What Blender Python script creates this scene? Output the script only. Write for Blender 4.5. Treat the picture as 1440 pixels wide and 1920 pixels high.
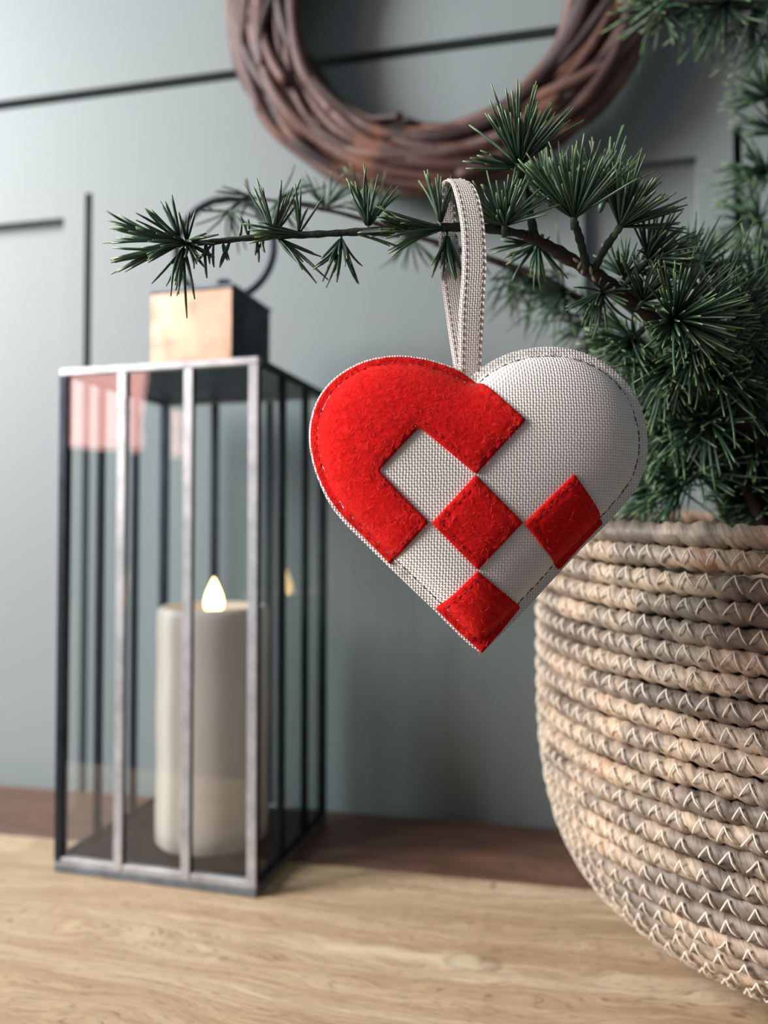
import bpy, bmesh, math, random
import numpy as np
from mathutils import Vector, Matrix
from mathutils.geometry import delaunay_2d_cdt

# ------------------------------------------------------------------ camera, world, lights, exposure
for o in list(bpy.data.objects):
    bpy.data.objects.remove(o)
scene = bpy.context.scene
C = scene.collection
F, YH, CH = 1450.0, 1000.0, 0.22          # focal length (px of 1440x1920), horizon row, lens height over the table
PITCH = math.atan((YH - 960) / F)
cam_d = bpy.data.cameras.new('camera')
cam = bpy.data.objects.new('camera', cam_d); C.objects.link(cam)
cam.location = (0, 0, CH); cam.rotation_euler = (math.pi / 2 + PITCH, 0, 0)
cam_d.sensor_fit = 'VERTICAL'; cam_d.sensor_height = 24.0; cam_d.sensor_width = 18.0
cam_d.lens = 24.0 * F / 1920.0
cam_d.clip_start = 0.01; cam_d.clip_end = 50
cam_d.dof.use_dof = True; cam_d.dof.focus_distance = 0.277; cam_d.dof.aperture_fstop = 3.6
scene.camera = cam

world = bpy.data.worlds.new('room_ambient'); scene.world = world
world.use_nodes = True
wb = world.node_tree.nodes['Background']
wb.inputs['Color'].default_value = (0.80, 0.90, 1.0, 1); wb.inputs['Strength'].default_value = 0.17

def area(name, loc, target, sx, sy, power, col):
    l = bpy.data.lights.new(name, 'AREA'); l.shape = 'RECTANGLE'; l.size = sx; l.size_y = sy
    l.energy = power; l.color = col
    o = bpy.data.objects.new(name, l); C.objects.link(o); o.location = loc
    d = Vector(target) - Vector(loc); o.rotation_euler = d.to_track_quat('-Z', 'Y').to_euler()
    return o
# daylight of the two windows on the left of the room: cool sky in one, rosy evening sky in the other
area('window_daylight', (-1.80, -0.08, 1.08), (0.05, 0.5, 0.30), 0.70, 1.25, 76, (0.96, 0.98, 1.0))
area('evening_window_daylight', (-1.80, -0.70, 0.87), (-0.05, 0.5, 0.30), 0.52, 0.78, 8.5, (1.0, 0.50, 0.45))

vs = scene.view_settings
vs.view_transform = 'Standard'; vs.look = 'None'; vs.exposure = 0.45; vs.gamma = 1.0
vs.use_curve_mapping = False

# ------------------------------------------------------------------ helpers
rng = random.Random(7)
npr = np.random.RandomState(11)
def ray(x, y):
    a = (x - 720) / F; b = -(y - 960) / F
    return np.array([a, math.cos(PITCH) - b * math.sin(PITCH), math.sin(PITCH) + b * math.cos(PITCH)])
def P(x, y, d):                                 # point seen at pixel x,y at depth d
    return np.array([0, 0, CH]) + ray(x, y) * d
def T(x, y, z=0.0):                             # point on a level plane
    r = ray(x, y); return np.array([0, 0, CH]) + r * ((z - CH) / r[2])
def proj(p):
    p = np.asarray(p, float) - np.array([0, 0, CH])
    d = p[1] * math.cos(PITCH) + p[2] * math.sin(PITCH); u = -p[1] * math.sin(PITCH) + p[2] * math.cos(PITCH)
    return 720 + F * p[0] / d, 960 - F * u / d, d

class MB:
    def __init__(s): s.v = []; s.f = []; s.uv = []
    def add(s, v, f, uv=None):
        n = len(s.v); s.v.extend([tuple(map(float, q)) for q in v])
        s.f.extend([tuple(i + n for i in q) for q in f])
        s.uv.extend(uv if uv is not None else [(0.0, 0.0)] * len(v))
        return s
    def box(s, x0, x1, y0, y1, z0, z1, M=None, bev=0.0):
        bm = bmesh.new(); bmesh.ops.create_cube(bm, size=1)
        for v in bm.verts:
            v.co = Vector(((x0 + x1) / 2 + v.co.x * (x1 - x0), (y0 + y1) / 2 + v.co.y * (y1 - y0), (z0 + z1) / 2 + v.co.z * (z1 - z0)))
        if bev: bmesh.ops.bevel(bm, geom=bm.edges[:], offset=bev, segments=2, affect='EDGES', profile=0.5)
        vv = [(M @ v.co if M is not None else v.co) for v in bm.verts]
        bm.verts.index_update()
        ff = [[v.index for v in f.verts] for f in bm.faces]; bm.free()
        return s.add(vv, ff)
    def tube(s, pts, rad, sides=6, cap=True, closed=False):
        pts = np.asarray(pts, float); n = len(pts)
        rad = np.full(n, rad) if np.isscalar(rad) else np.asarray(rad, float)
        tan = np.gradient(pts, axis=0)
        if closed: tan = np.roll(pts, -1, 0) - np.roll(pts, 1, 0)
        tan /= np.maximum(np.linalg.norm(tan, axis=1, keepdims=True), 1e-12)
        up = np.array([0, 0, 1.0]) if abs(tan[0][2]) < .9 else np.array([1.0, 0, 0])
        N = np.cross(tan[0], up); N /= np.linalg.norm(N)
        vs_, uv = [], []
        for i in range(n):
            N = N - tan[i] * np.dot(N, tan[i]); N /= np.linalg.norm(N); B = np.cross(tan[i], N)
            for k in range(sides):
                a = 2 * math.pi * k / sides
                vs_.append(pts[i] + rad[i] * (math.cos(a) * N + math.sin(a) * B)); uv.append((k / sides, i / max(1, n - 1)))
        fs = []
        m = n if closed else n - 1
        for i in range(m):
            j = (i + 1) % n
            for k in range(sides):
                l = (k + 1) % sides
                fs.append((i * sides + k, i * sides + l, j * sides + l, j * sides + k))
        if cap and not closed:
            fs.append(tuple(range(sides))[::-1]); fs.append(tuple((n - 1) * sides + k for k in range(sides)))
        return s.add(vs_, fs, uv)
    def lathe(s, prof, seg=48, M=None):
        vv = []
        for r, z in prof:
            for k in range(seg):
                a = 2 * math.pi * k / seg; q = Vector((r * math.cos(a), r * math.sin(a), z)); vv.append(M @ q if M is not None else q)
        ff = []
        for i in range(len(prof) - 1):
            for k in range(seg):
                l = (k + 1) % seg; ff.append((i * seg + k, i * seg + l, (i + 1) * seg + l, (i + 1) * seg + k))
        ff.append(tuple(range(seg))[::-1]); ff.append(tuple((len(prof) - 1) * seg + k for k in range(seg)))
        return s.add(vv, ff)
    def mesh(s, name, mat=None, smooth=True):
        me = bpy.data.meshes.new(name); me.from_pydata(s.v, [], s.f)
        ul = me.uv_layers.new(name='UVMap'); li = np.empty(len(me.loops), np.int32); me.loops.foreach_get('vertex_index', li)
        ul.data.foreach_set('uv', np.asarray(s.uv, np.float32)[li].ravel())
        if smooth: me.polygons.foreach_set('use_smooth', np.ones(len(me.polygons), bool))
        if mat: me.materials.append(mat)
        me.update(); return me
    def build(s, name, mat, parent=None, smooth=True):
        return link(name, s.mesh(name, mat, smooth), parent)

def link(name, me, parent=None, loc=None):
    o = bpy.data.objects.new(name, me); C.objects.link(o)
    if parent is not None: o.parent = parent
    if loc is not None: o.location = loc
    return o
def empty(name, loc, rz=0.0):
    o = bpy.data.objects.new(name, None); C.objects.link(o); o.location = loc; o.rotation_euler = (0, 0, rz); o.empty_display_size = .03
    return o
def tag(o, label=None, cat=None, group=None, kind=None):
    for k, v in (('label', label), ('category', cat), ('group', group), ('kind', kind)):
        if v: o[k] = v
    return o
def smooth_angle(o, deg=35):
    me = o.data
    try: me.set_sharp_from_angle(angle=math.radians(deg))
    except Exception: pass
    return o

# ---- material helpers
def srgb(r, g, b):
    f = lambda c: (c / 255 / 12.92) if c / 255 <= .04045 else ((c / 255 + .055) / 1.055) ** 2.4
    return (f(r), f(g), f(b), 1.0)
class Mat:
    def __init__(s, name, col=(.5, .5, .5, 1), rough=.5, metal=0.0, **kw):
        s.m = bpy.data.materials.new(name); s.m.use_nodes = True; s.nt = s.m.node_tree
        s.b = s.nt.nodes['Principled BSDF']; s.out = s.nt.nodes['Material Output']
        s.b.inputs['Base Color'].default_value = col; s.b.inputs['Roughness'].default_value = rough; s.b.inputs['Metallic'].default_value = metal
        for k, v in kw.items(): s.b.inputs[k.replace('_', ' ')].default_value = v
    def n(s, typ, props=None, **ins):
        nd = s.nt.nodes.new(typ)
        for k, v in (props or {}).items(): setattr(nd, k, v)
        for k, v in ins.items():
            k = k.replace('_', ' ')
            key = int(k[1:]) if k[0] == 'i' and k[1:].isdigit() else k
            if isinstance(v, bpy.types.NodeSocket): s.nt.links.new(v, nd.inputs[key])
            else: nd.inputs[key].default_value = v
        return nd
    def math(s, op, a, b=None, c=None, clamp=False):
        ins = {'i0': a}
        if b is not None: ins['i1'] = b
        if c is not None: ins['i2'] = c
        return s.n('ShaderNodeMath', {'operation': op, 'use_clamp': clamp}, **ins).outputs[0]
    def mix(s, fac, a, b, blend='MIX'):
        nd = s.n('ShaderNodeMix', {'data_type': 'RGBA', 'blend_type': blend})
        for k, v in ((0, fac), (6, a), (7, b)):
            if isinstance(v, bpy.types.NodeSocket): s.nt.links.new(v, nd.inputs[k])
            else: nd.inputs[k].default_value = v
        return nd.outputs[2]
    def ramp(s, fac, stops, interp='LINEAR'):
        nd = s.n('ShaderNodeValToRGB', Fac=fac); nd.color_ramp.interpolation = interp
        e = nd.color_ramp.elements
        while len(e) < len(stops): e.new(.5)
        for k, (p, c) in enumerate(stops): e[k].position = p; e[k].color = c
        return nd.outputs[0]
    def noise(s, vec, scale=5, detail=4, rough=.55, dist=0.0):
        return s.n('ShaderNodeTexNoise', Vector=vec, Scale=scale, Detail=detail, Roughness=rough, Distortion=dist).outputs['Fac']
    def coord(s, which='Object'): return s.n('ShaderNodeTexCoord').outputs[which]
    def mapping(s, vec, scale=(1, 1, 1), rot=(0, 0, 0), loc=(0, 0, 0)):
        return s.n('ShaderNodeMapping', Vector=vec, Scale=scale, Rotation=rot, Location=loc).outputs[0]
    def set(s, sock, v): s.nt.links.new(v, s.b.inputs[sock]); return s
    def bump(s, h, strength=.5, dist=.001):
        nd = s.n('ShaderNodeBump', Height=h, Strength=strength, Distance=dist); s.nt.links.new(nd.outputs[0], s.b.inputs['Normal']); return s
K = (0, 0, 0, 1); Wt = (1, 1, 1, 1)

def m_wall():
    m = Mat('sage_wall_paint', rough=.42, Specular_IOR_Level=.45)
    c = m.coord(); n1 = m.noise(c, 3.0, 3); n2 = m.noise(c, 220, 3)
    m.set('Base Color', m.mix(n1, srgb(120, 130, 129), srgb(127, 136, 135)))
    m.set('Roughness', m.math('MULTIPLY_ADD', n2, .10, .50)); m.bump(n2, .06, .0006); return m.m
def m_wood(name, cols, seed, fleck):
    m = Mat(name, rough=.5)
    c = m.coord(); v = m.mapping(c, loc=(seed, seed * .7, 0))
    warp = m.noise(m.mapping(v, scale=(2.2, 9, 9)), 1.6, 3)
    wv = m.n('ShaderNodeVectorMath', {'operation': 'ADD'}, i0=v)
    cmb = m.n('ShaderNodeCombineXYZ', Y=m.math('MULTIPLY_ADD', warp, .09, -.045)); m.nt.links.new(cmb.outputs[0], wv.inputs[1])
    vv = wv.outputs[0]
    g1 = m.noise(m.mapping(vv, scale=(1.5, 26, 26)), 2.0, 5, .6)
    g2 = m.noise(m.mapping(vv, scale=(9, 190, 190)), 2.5, 4, .6)
    g3 = m.noise(m.mapping(vv, scale=(60, 900, 900)), 2.2, 2, .5)
    col = m.ramp(g1, [(.30, cols[0]), (.45, cols[1]), (.58, cols[2]), (.74, cols[3])])
    col = m.mix(m.ramp(g2, [(.35, Wt), (.62, K)]), col, cols[4], 'MULTIPLY') if False else m.mix(m.math('MULTIPLY', m.ramp(g2, [(.36, Wt), (.60, K)]), .65), col, cols[4])
    col = m.mix(m.math('MULTIPLY', m.ramp(g3, [(.33, Wt), (.43, K)]), fleck), col, cols[5])
    return m, col, vv, g2, g3
def m_table_light():
    m, col, vv, g2, g3 = m_wood('light_mango_wood', [srgb(156, 130, 100), srgb(178, 153, 120), srgb(192, 168, 136), srgb(208, 188, 160), srgb(148, 120, 90), srgb(92, 68, 46)], 3.1, .6)
    # pale streak that ends in a grey knot
    k = T(890, 1806); sx = m.n('ShaderNodeSeparateXYZ', Vector=m.coord('Object'))
    return m, col, vv, g2, g3
def finish(m, col, g2, g3):
    m.set('Base Color', col); m.bump(m.math('ADD', g2, g3), .22, .0008); m.set('Roughness', m.math('MULTIPLY_ADD', g2, .2, .40)); return m.m

def m_metal(name, col, rough, metal=1.0):
    m = Mat(name, rough=rough, metal=metal); c = m.coord()
    n = m.noise(c, 70, 4); n2 = m.noise(c, 420, 3)
    m.set('Base Color', m.mix(m.ramp(n, [(.35, K), (.68, Wt)]), col, tuple(x * .62 for x in col[:3]) + (1,)))
    m.set('Roughness', m.math('MULTIPLY_ADD', n, .25, rough - .1)); m.bump(n2, .12, .0006); return m.m
def m_glass():
    m = Mat('clear_pane_glass'); nt = m.nt; nt.nodes.remove(m.b)
    tr = m.n('ShaderNodeBsdfTransparent', Color=(.95, .97, .97, 1)); gl = m.n('ShaderNodeBsdfGlossy', Color=(1, 1, 1, 1), Roughness=.0)
    wob = m.noise(m.coord(), 14, 2); bp = m.n('ShaderNodeBump', Height=wob, Strength=.10, Distance=.002)
    nt.links.new(bp.outputs[0], gl.inputs['Normal'])
    g = m.n('ShaderNodeNewGeometry'); dt = m.n('ShaderNodeVectorMath', {'operation': 'DOT_PRODUCT'}, i0=g.outputs['Incoming'], i1=g.outputs['Normal'])
    cs = m.math('SUBTRACT', 1.0, m.math('ABSOLUTE', dt.outputs['Value']), clamp=True)
    fr = m.math('MULTIPLY_ADD', m.math('POWER', cs, 5.0), .957, .043); mx = m.n('ShaderNodeMixShader')
    nt.links.new(fr, mx.inputs[0]); nt.links.new(tr.outputs[0], mx.inputs[1]); nt.links.new(gl.outputs[0], mx.inputs[2])
    nt.links.new(mx.outputs[0], m.out.inputs['Surface']); return m.m
def m_linen(name, cell=.00098, a=srgb(230, 224, 214), b=srgb(216, 209, 199)):
    m = Mat(name, rough=.85); c = m.coord('UV')
    wob = m.noise(c, 160, 2); sx = m.n('ShaderNodeSeparateXYZ', Vector=c)
    u = m.math('MULTIPLY_ADD', wob, .9, m.math('DIVIDE', sx.outputs[0], cell)); v = m.math('MULTIPLY_ADD', wob, -.7, m.math('DIVIDE', sx.outputs[1], cell))
    su = m.math('ABSOLUTE', m.math('SINE', m.math('MULTIPLY', u, math.pi))); sv = m.math('ABSOLUTE', m.math('SINE', m.math('MULTIPLY', v, math.pi)))
    ck = m.math('FLOORED_MODULO', m.math('ADD', m.math('FLOOR', u), m.math('FLOOR', v)), 2.0)
    hw = m.math('MULTIPLY', su, m.math('MULTIPLY_ADD', sv, .5, .5)); hf = m.math('MULTIPLY', sv, m.math('MULTIPLY_ADD', su, .5, .5))
    h = m.math('ADD', m.math('MULTIPLY', ck, hw), m.math('MULTIPLY', m.math('SUBTRACT', 1.0, ck), hf))
    hole = m.n('ShaderNodeMapRange', {'interpolation_type': 'SMOOTHSTEP'}, Value=m.math('MAXIMUM', su, sv), i1=.15, i2=.75, i3=1.0, i4=0.0).outputs[0]
    slub = m.noise(m.mapping(c, scale=(60, 900, 1)), 1.0, 3)
    col = m.mix(slub, a, b)
    col = m.mix(m.math('MULTIPLY', hole, .74), col, srgb(96, 86, 78)); m.set('Base Color', col)
    m.bump(h, .9, .00035); m.b.inputs['Sheen Weight'].default_value = .1; return m.m
def m_felt():
    m = Mat('red_felt', rough=.95); c = m.coord('UV')
    n0 = m.noise(c, 55, 3); n1 = m.noise(c, 420, 4, .65, 1.2); n2 = m.noise(c, 1500, 3, .6, 2.0)
    col = m.ramp(m.math('ADD', m.math('MULTIPLY', n1, .65), m.math('MULTIPLY', n2, .35)), [(.32, srgb(150, 4, 6)), (.5, srgb(204, 14, 12)), (.68, srgb(232, 40, 30))])
    m.set('Base Color', m.mix(m.math('MULTIPLY', n0, .35), col, srgb(190, 8, 10)))
    m.bump(m.math('ADD', n1, m.math('MULTIPLY', n2, .6)), .8, .0006)
    m.b.inputs['Sheen Weight'].default_value = .25; m.b.inputs['Sheen Tint'].default_value = srgb(255, 90, 70); m.b.inputs['Specular IOR Level'].default_value = .15; return m.m
def m_needle():
    m = Mat('larch_needle_green', rough=.38); g = m.n('ShaderNodeNewGeometry').outputs['Random Per Island']
    uv = m.n('ShaderNodeSeparateXYZ', Vector=m.coord('UV')).outputs[1]
    oi = m.n('ShaderNodeObjectInfo').outputs['Random']
    r = m.math('FRACT', m.math('ADD', g, oi))
    base = m.ramp(r, [(0, srgb(20, 40, 33)), (.45, srgb(31, 60, 46)), (.8, srgb(45, 78, 55)), (1, srgb(60, 92, 68))])
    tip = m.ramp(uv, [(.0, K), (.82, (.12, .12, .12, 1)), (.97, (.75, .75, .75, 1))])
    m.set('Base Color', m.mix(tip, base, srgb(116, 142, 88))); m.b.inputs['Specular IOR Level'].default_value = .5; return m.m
def m_bark(name, a, b, sc=240):
    m = Mat(name, rough=.8); c = m.coord(); n = m.noise(c, sc, 4)
    m.set('Base Color', m.mix(n, a, b)); m.bump(n, .6, .0015); return m.m
def m_vine():
    m = Mat('dry_grapevine_bark', rough=.55); r = m.n('ShaderNodeObjectInfo').outputs['Random']
    base = m.ramp(r, [(0, srgb(40, 24, 22)), (.3, srgb(70, 42, 36)), (.55, srgb(98, 64, 52)), (.78, srgb(92, 72, 68)), (1, srgb(140, 92, 64))])
    uv = m.coord('UV'); st = m.noise(m.mapping(uv, scale=(7, 60, 1)), 2, 4); bl = m.noise(m.coord(), 26, 3)
    col = m.mix(m.ramp(st, [(.3, K), (.7, Wt)]), m.mix(.45, base, K), base); col = m.mix(m.math('MULTIPLY', m.ramp(bl, [(.56, K), (.74, Wt)]), .45), col, srgb(160, 104, 70))
    m.set('Base Color', col); m.bump(st, .5, .001); return m.m
def m_rope():
    m = Mat('twisted_seagrass', rough=.5); uv = m.coord('UV')
    c1 = m.noise(m.mapping(uv, scale=(22, .02, 1)), 1.0, 3, .6); c2 = m.noise(m.mapping(uv, scale=(110, .9, 1)), 1.0, 2)
    fb = m.noise(m.mapping(uv, scale=(60, 9, 1)), 1.0, 4, .65)
    t = m.math('ADD', m.math('MULTIPLY', c1, .8), m.math('MULTIPLY', c2, .2))
    col = m.ramp(t, [(.38, srgb(98, 88, 78)), (.46, srgb(128, 115, 101)), (.52, srgb(160, 142, 122)), (.59, srgb(196, 172, 144)), (.68, srgb(184, 142, 112))])
    col = m.mix(m.math('MULTIPLY', m.ramp(fb, [(.35, Wt), (.6, K)]), .55), col, srgb(84, 66, 50)); m.set('Base Color', col)
    m.bump(fb, .6, .0012); return m.m

M_WALL = m_wall()
_m, _c, _v, _g2, _g3 = m_table_light()
KN = T(885, 1804)
def knot(m, col, cx, cy, ang):
    g = m.n('ShaderNodeNewGeometry').outputs['Position']
    loc = m.n('ShaderNodeVectorMath', {'operation': 'SUBTRACT'}, i0=g, i1=(cx, cy, 0)).outputs[0]
    q = m.mapping(loc, rot=(0, 0, ang)); nz = m.noise(m.mapping(q, scale=(30, 90, 1)), 1.0, 3)
    s = m.n('ShaderNodeSeparateXYZ', Vector=q)
    x = s.outputs[0]; y = m.math('MULTIPLY_ADD', m.math('SUBTRACT', nz, .5), .022, s.outputs[1])
    # long pale tongue behind the knot
    w = m.n('ShaderNodeMapRange', {'interpolation_type': 'SMOOTHSTEP'}, Value=m.math('ABSOLUTE', y), i1=.002, i2=.010, i3=1.0, i4=0.0).outputs[0]
    l = m.n('ShaderNodeMapRange', {'interpolation_type': 'SMOOTHSTEP'}, Value=x, i1=-.13, i2=-.05, i3=0.0, i4=1.0).outputs[0]
    r = m.n('ShaderNodeMapRange', {'interpolation_type': 'SMOOTHSTEP'}, Value=x, i1=.0, i2=.006, i3=1.0, i4=0.0).outputs[0]
    pale = m.math('MULTIPLY', w, m.math('MULTIPLY', l, r)); col = m.mix(m.math('MULTIPLY', pale, .75), col, srgb(214, 196, 164))
    e = m.math('SQRT', m.math('ADD', m.math('POWER', m.math('MULTIPLY', x, 60.0), 2.0), m.math('POWER', m.math('MULTIPLY', y, 130.0), 2.0)))
    ring = m.ramp(e, [(.0, (.35, .35, .35, 1)), (.5, (.3, .3, .3, 1)), (.85, (.9, .9, .9, 1)), (1.0, K)])
    return m.mix(m.math('MULTIPLY', ring, .42), col, srgb(98, 92, 76))
_c = knot(_m, _c, KN[0], KN[1], math.radians(12))
M_LIGHT = finish(_m, _c, _g2, _g3)
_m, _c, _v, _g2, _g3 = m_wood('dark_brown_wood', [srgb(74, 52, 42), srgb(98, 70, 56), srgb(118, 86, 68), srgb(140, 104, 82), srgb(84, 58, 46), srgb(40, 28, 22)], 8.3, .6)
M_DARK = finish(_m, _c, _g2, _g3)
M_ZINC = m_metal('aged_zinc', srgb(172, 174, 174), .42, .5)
M_IRON = m_metal('dark_gunmetal', srgb(112, 120, 126), .45, .6)
M_CAP_SHEEN = m_metal('cap_window_sheen', srgb(156, 134, 114), .40)  # peach tint stands in for window light reflected on the cap
M_BLACK = m_metal('blackened_steel', srgb(44, 48, 54), .5)
M_GLASS = m_glass()
M_LINEN = m_linen('natural_linen_weave'); M_TAPE = m_linen('natural_linen_tape', .00085, srgb(222, 214, 204), srgb(206, 197, 186))
M_FELT = m_felt(); M_NEEDLE = m_needle()
M_REDTHREAD = Mat('dark_red_thread', srgb(140, 10, 14), .7).m
M_GREYTHREAD = Mat('grey_linen_thread', srgb(92, 83, 76), .7).m
M_TAPETHREAD = Mat('cream_tape_thread', srgb(168, 158, 146), .7).m
M_REDFUZZ = Mat('loose_red_fibre', srgb(232, 60, 46), .8).m
M_TWIG = m_bark('green_twig_bark', srgb(24, 36, 28), srgb(48, 54, 40)); M_BARK = m_bark('brown_branch_bark', srgb(24, 15, 14), srgb(62, 42, 36))
M_BUD = m_bark('pale_bud_scales', srgb(110, 100, 82), srgb(166, 154, 128), 500)
M_SOIL = m_bark('dark_potting_soil', srgb(18, 14, 12), srgb(44, 34, 28), 160)
M_VINE = m_vine(); M_ROPE = m_rope()
M_STITCH = Mat('cream_cotton_thread', srgb(212, 200, 180), .65).m
M_WAX = Mat('ivory_wax', srgb(196, 186, 174), .5, Subsurface_Weight=.12, Subsurface_Radius=(.02, .011, .006), Subsurface_Scale=.6).m
M_FLAME = Mat('led_flame', srgb(255, 214, 140), .4, Emission_Color=(1.0, .62, .22, 1), Emission_Strength=9.0).m
M_FLOOR = m_bark('dark_floor', srgb(90, 80, 70), srgb(110, 98, 86), 4)

# ------------------------------------------------------------------ the setting: panelled wall, floor
WA = math.radians(12.2)
es = np.array([math.cos(WA), -math.sin(WA), 0.0]); en = np.array([-math.sin(WA), -math.cos(WA), 0.0])   # along the wall (right), out of it
E1 = T(560, 1516)                                   # a point of the table's back edge
tdir = es.copy()
wd = np.dot(E1, en) - .019                         # plane of the wall face: p.en = wd
def wall_at(x, y):                                 # pixel -> (s, z) on the wall face
    r = ray(x, y); t = wd / np.dot(r, en); p = np.array([0, 0, CH]) + r * t
    return np.dot(p, es), p[2]
def WM():
    m = Matrix.Identity(4)
    for i in range(3): m[i][0] = es[i]; m[i][1] = -en[i]; m[i][2] = (0, 0, 1)[i]
    o = en * wd; m[0][3], m[1][3] = o[0], o[1]
    return m
WMAT = WM()                                        # local x along wall, y into the wall, z up
FLOORZ = -.86
wall = MB().box(-1.6, 1.6, .030, .06, FLOORZ, 1.5).build('wall_back', M_WALL); wall.matrix_world = WMAT; tag(wall, kind='structure')
def panel(s0, s1, z0, z1, d0=0.0, d1=.031, bev=0.0, name='panel'):
    o = MB().box(s0, s1, d0, d1, z0, z1, bev=bev).build(name, M_WALL, wall, False); return o
zg = wall_at(500, 132)[1]; gw = .0042                # long horizontal groove
zt = wall_at(700, 307)[1]                            # top of the doors
sl = wall_at(164, 600)[0]; sr = wall_at(1386, 400)[0]; gv = .0036
panel(-1.6, 1.6, zg + gw, 1.5, -.001)
panel(-1.6, 1.6, zt, zg - gw)
def door(s0, s1, r0, r1, rt, rb):
    """a framed board: stiles, rails and the recessed field between them"""
    panel(s0, r0, FLOORZ, zt, name='stile'); panel(r1, s1, FLOORZ, zt, name='stile')
    panel(r0, r1, rt, zt, name='rail'); panel(r0, r1, FLOORZ, rb, name='rail')
    panel(r0, r1, rb, rt, 0.0095, .031, name='recessed_field')
rt = wall_at(700, 352)[1]; rb = -.70
door(-1.55, sl - gv, -1.45, wall_at(119, 500)[0], rt, rb)
door(sl + gv, sr - gv, wall_at(1095, 500)[0], wall_at(1308, 400)[0], rt, rb)
door(sr + gv, 1.55, sr + .035, 1.45, rt, rb)
fl = MB().box(-2.2, 2.2, -1.6, 1.2, FLOORZ - .05, FLOORZ).build('floor', M_FLOOR); tag(fl, kind='structure')

# ------------------------------------------------------------------ sideboard
ta = math.atan2(tdir[1], tdir[0])
sb = empty('sideboard', (E1[0], E1[1], FLOORZ), ta)
tag(sb, 'wooden sideboard with pale grained top and dark brown strip along the wall', 'sideboard')
zoff = -FLOORZ
bi = np.array([-math.sin(ta), math.cos(ta), 0])      # across the top, towards the wall
dep = np.mean([np.dot(E1 - T(*q), bi) for q in ((0, 1555), (630, 1634), (1440, 1697))])
def plank(y0, y1, mat, bev=.0006):
    o = MB().box(-1.1, .62, y0, y1, zoff - .035, zoff, bev=bev).build('plank', mat, sb, False); return o
plank(-dep + .0004, 0, M_DARK)
plank(-dep - .25, -dep - .0004, M_LIGHT)
MB().box(-1.06, .61, -dep - .23, -.01, .09, zoff - .035).build('body', M_LIGHT, sb, False)
for x in (-1.0, .55):
    for y in (-dep - .20, -.05):
        MB().box(x - .025, x + .025, y - .025, y + .025, 0, .09).build('leg', M_LIGHT, sb, False)

# ------------------------------------------------------------------ lantern
LN = T(480, 1685); LL = T(100, 1635)
la = math.atan2(-(LL - LN)[1], -(LL - LN)[0])
LW, LD, LH = .1425, .130, .329
lan = empty('lantern', (LN[0], LN[1], 0), la)          # local: x from -LW..0 (front, left to right), y 0..LD (back), z up
tag(lan, 'tall glass lantern with grey metal bars and ring handle, candle inside', 'lantern')
bt = .0062                                             # bar width
def lbox(name, x0, x1, y0, y1, z0, z1, mat, bev=.0008, parent=lan):
    o = MB().box(x0, x1, y0, y1, z0, z1, bev=bev).build(name, mat, parent, False); return o
lbox('base', -LW, 0, 0, LD, 0.0, .006, M_IRON)
lbox('floor_plate', -LW + .004, -.004, .004, LD - .004, .006, .0085, M_BLACK)
xs = [-LW + i * LW / 3 for i in range(4)]; ys = [i * LD / 3 for i in range(4)]
def clampi(c, lo, hi): return max(lo, c - bt / 2), min(hi, c + bt / 2)
tb = .004                                              # bar thickness
for i in (0, 3):
    for j in (0, 3):
        x0 = -LW if i == 0 else -bt; y0 = 0 if j == 0 else LD - bt
        po = lbox('corner_post', x0, x0 + bt, y0, y0 + bt, .006, LH - .005, M_BLACK)
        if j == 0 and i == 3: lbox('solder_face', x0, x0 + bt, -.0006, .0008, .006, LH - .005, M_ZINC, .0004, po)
for x in xs[1:3]:
    for y0 in (0, LD - tb):
        gb = lbox('glazing_bar', x - bt / 2, x + bt / 2, y0, y0 + tb, .006, LH - .005, M_BLACK)
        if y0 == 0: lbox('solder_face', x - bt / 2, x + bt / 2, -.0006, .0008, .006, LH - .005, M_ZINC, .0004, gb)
for y in ys[1:3]:
    for x0 in (-LW, -tb): lbox('glazing_bar', x0, x0 + tb, y - bt / 2, y + bt / 2, .006, LH - .005, M_BLACK)
for i in range(3):                                     # panes
    for y0 in (.0016, LD - .0026):
        lbox('pane', xs[i] + .001, xs[i + 1] - .001, y0, y0 + .001, .007, LH - .004, M_GLASS, 0)
    for x0 in (-LW + .0016, -.0026):
        lbox('pane', x0, x0 + .001, ys[i] + .001, ys[i + 1] - .001, .007, LH - .004, M_GLASS, 0)
for y0 in (0, LD - .005):
    lbox('rail', -LW, 0, y0, y0 + .005, LH - .005, LH, M_ZINC); lbox('rail', -LW, 0, y0, y0 + .005, .0055, .010, M_ZINC)
for x0 in (-LW, -.005):
    lbox('rail', x0, x0 + .005, .005, LD - .005, LH - .005, LH, M_BLACK); lbox('rail', x0, x0 + .005, .005, LD - .005, .0055, .010, M_BLACK)
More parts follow.
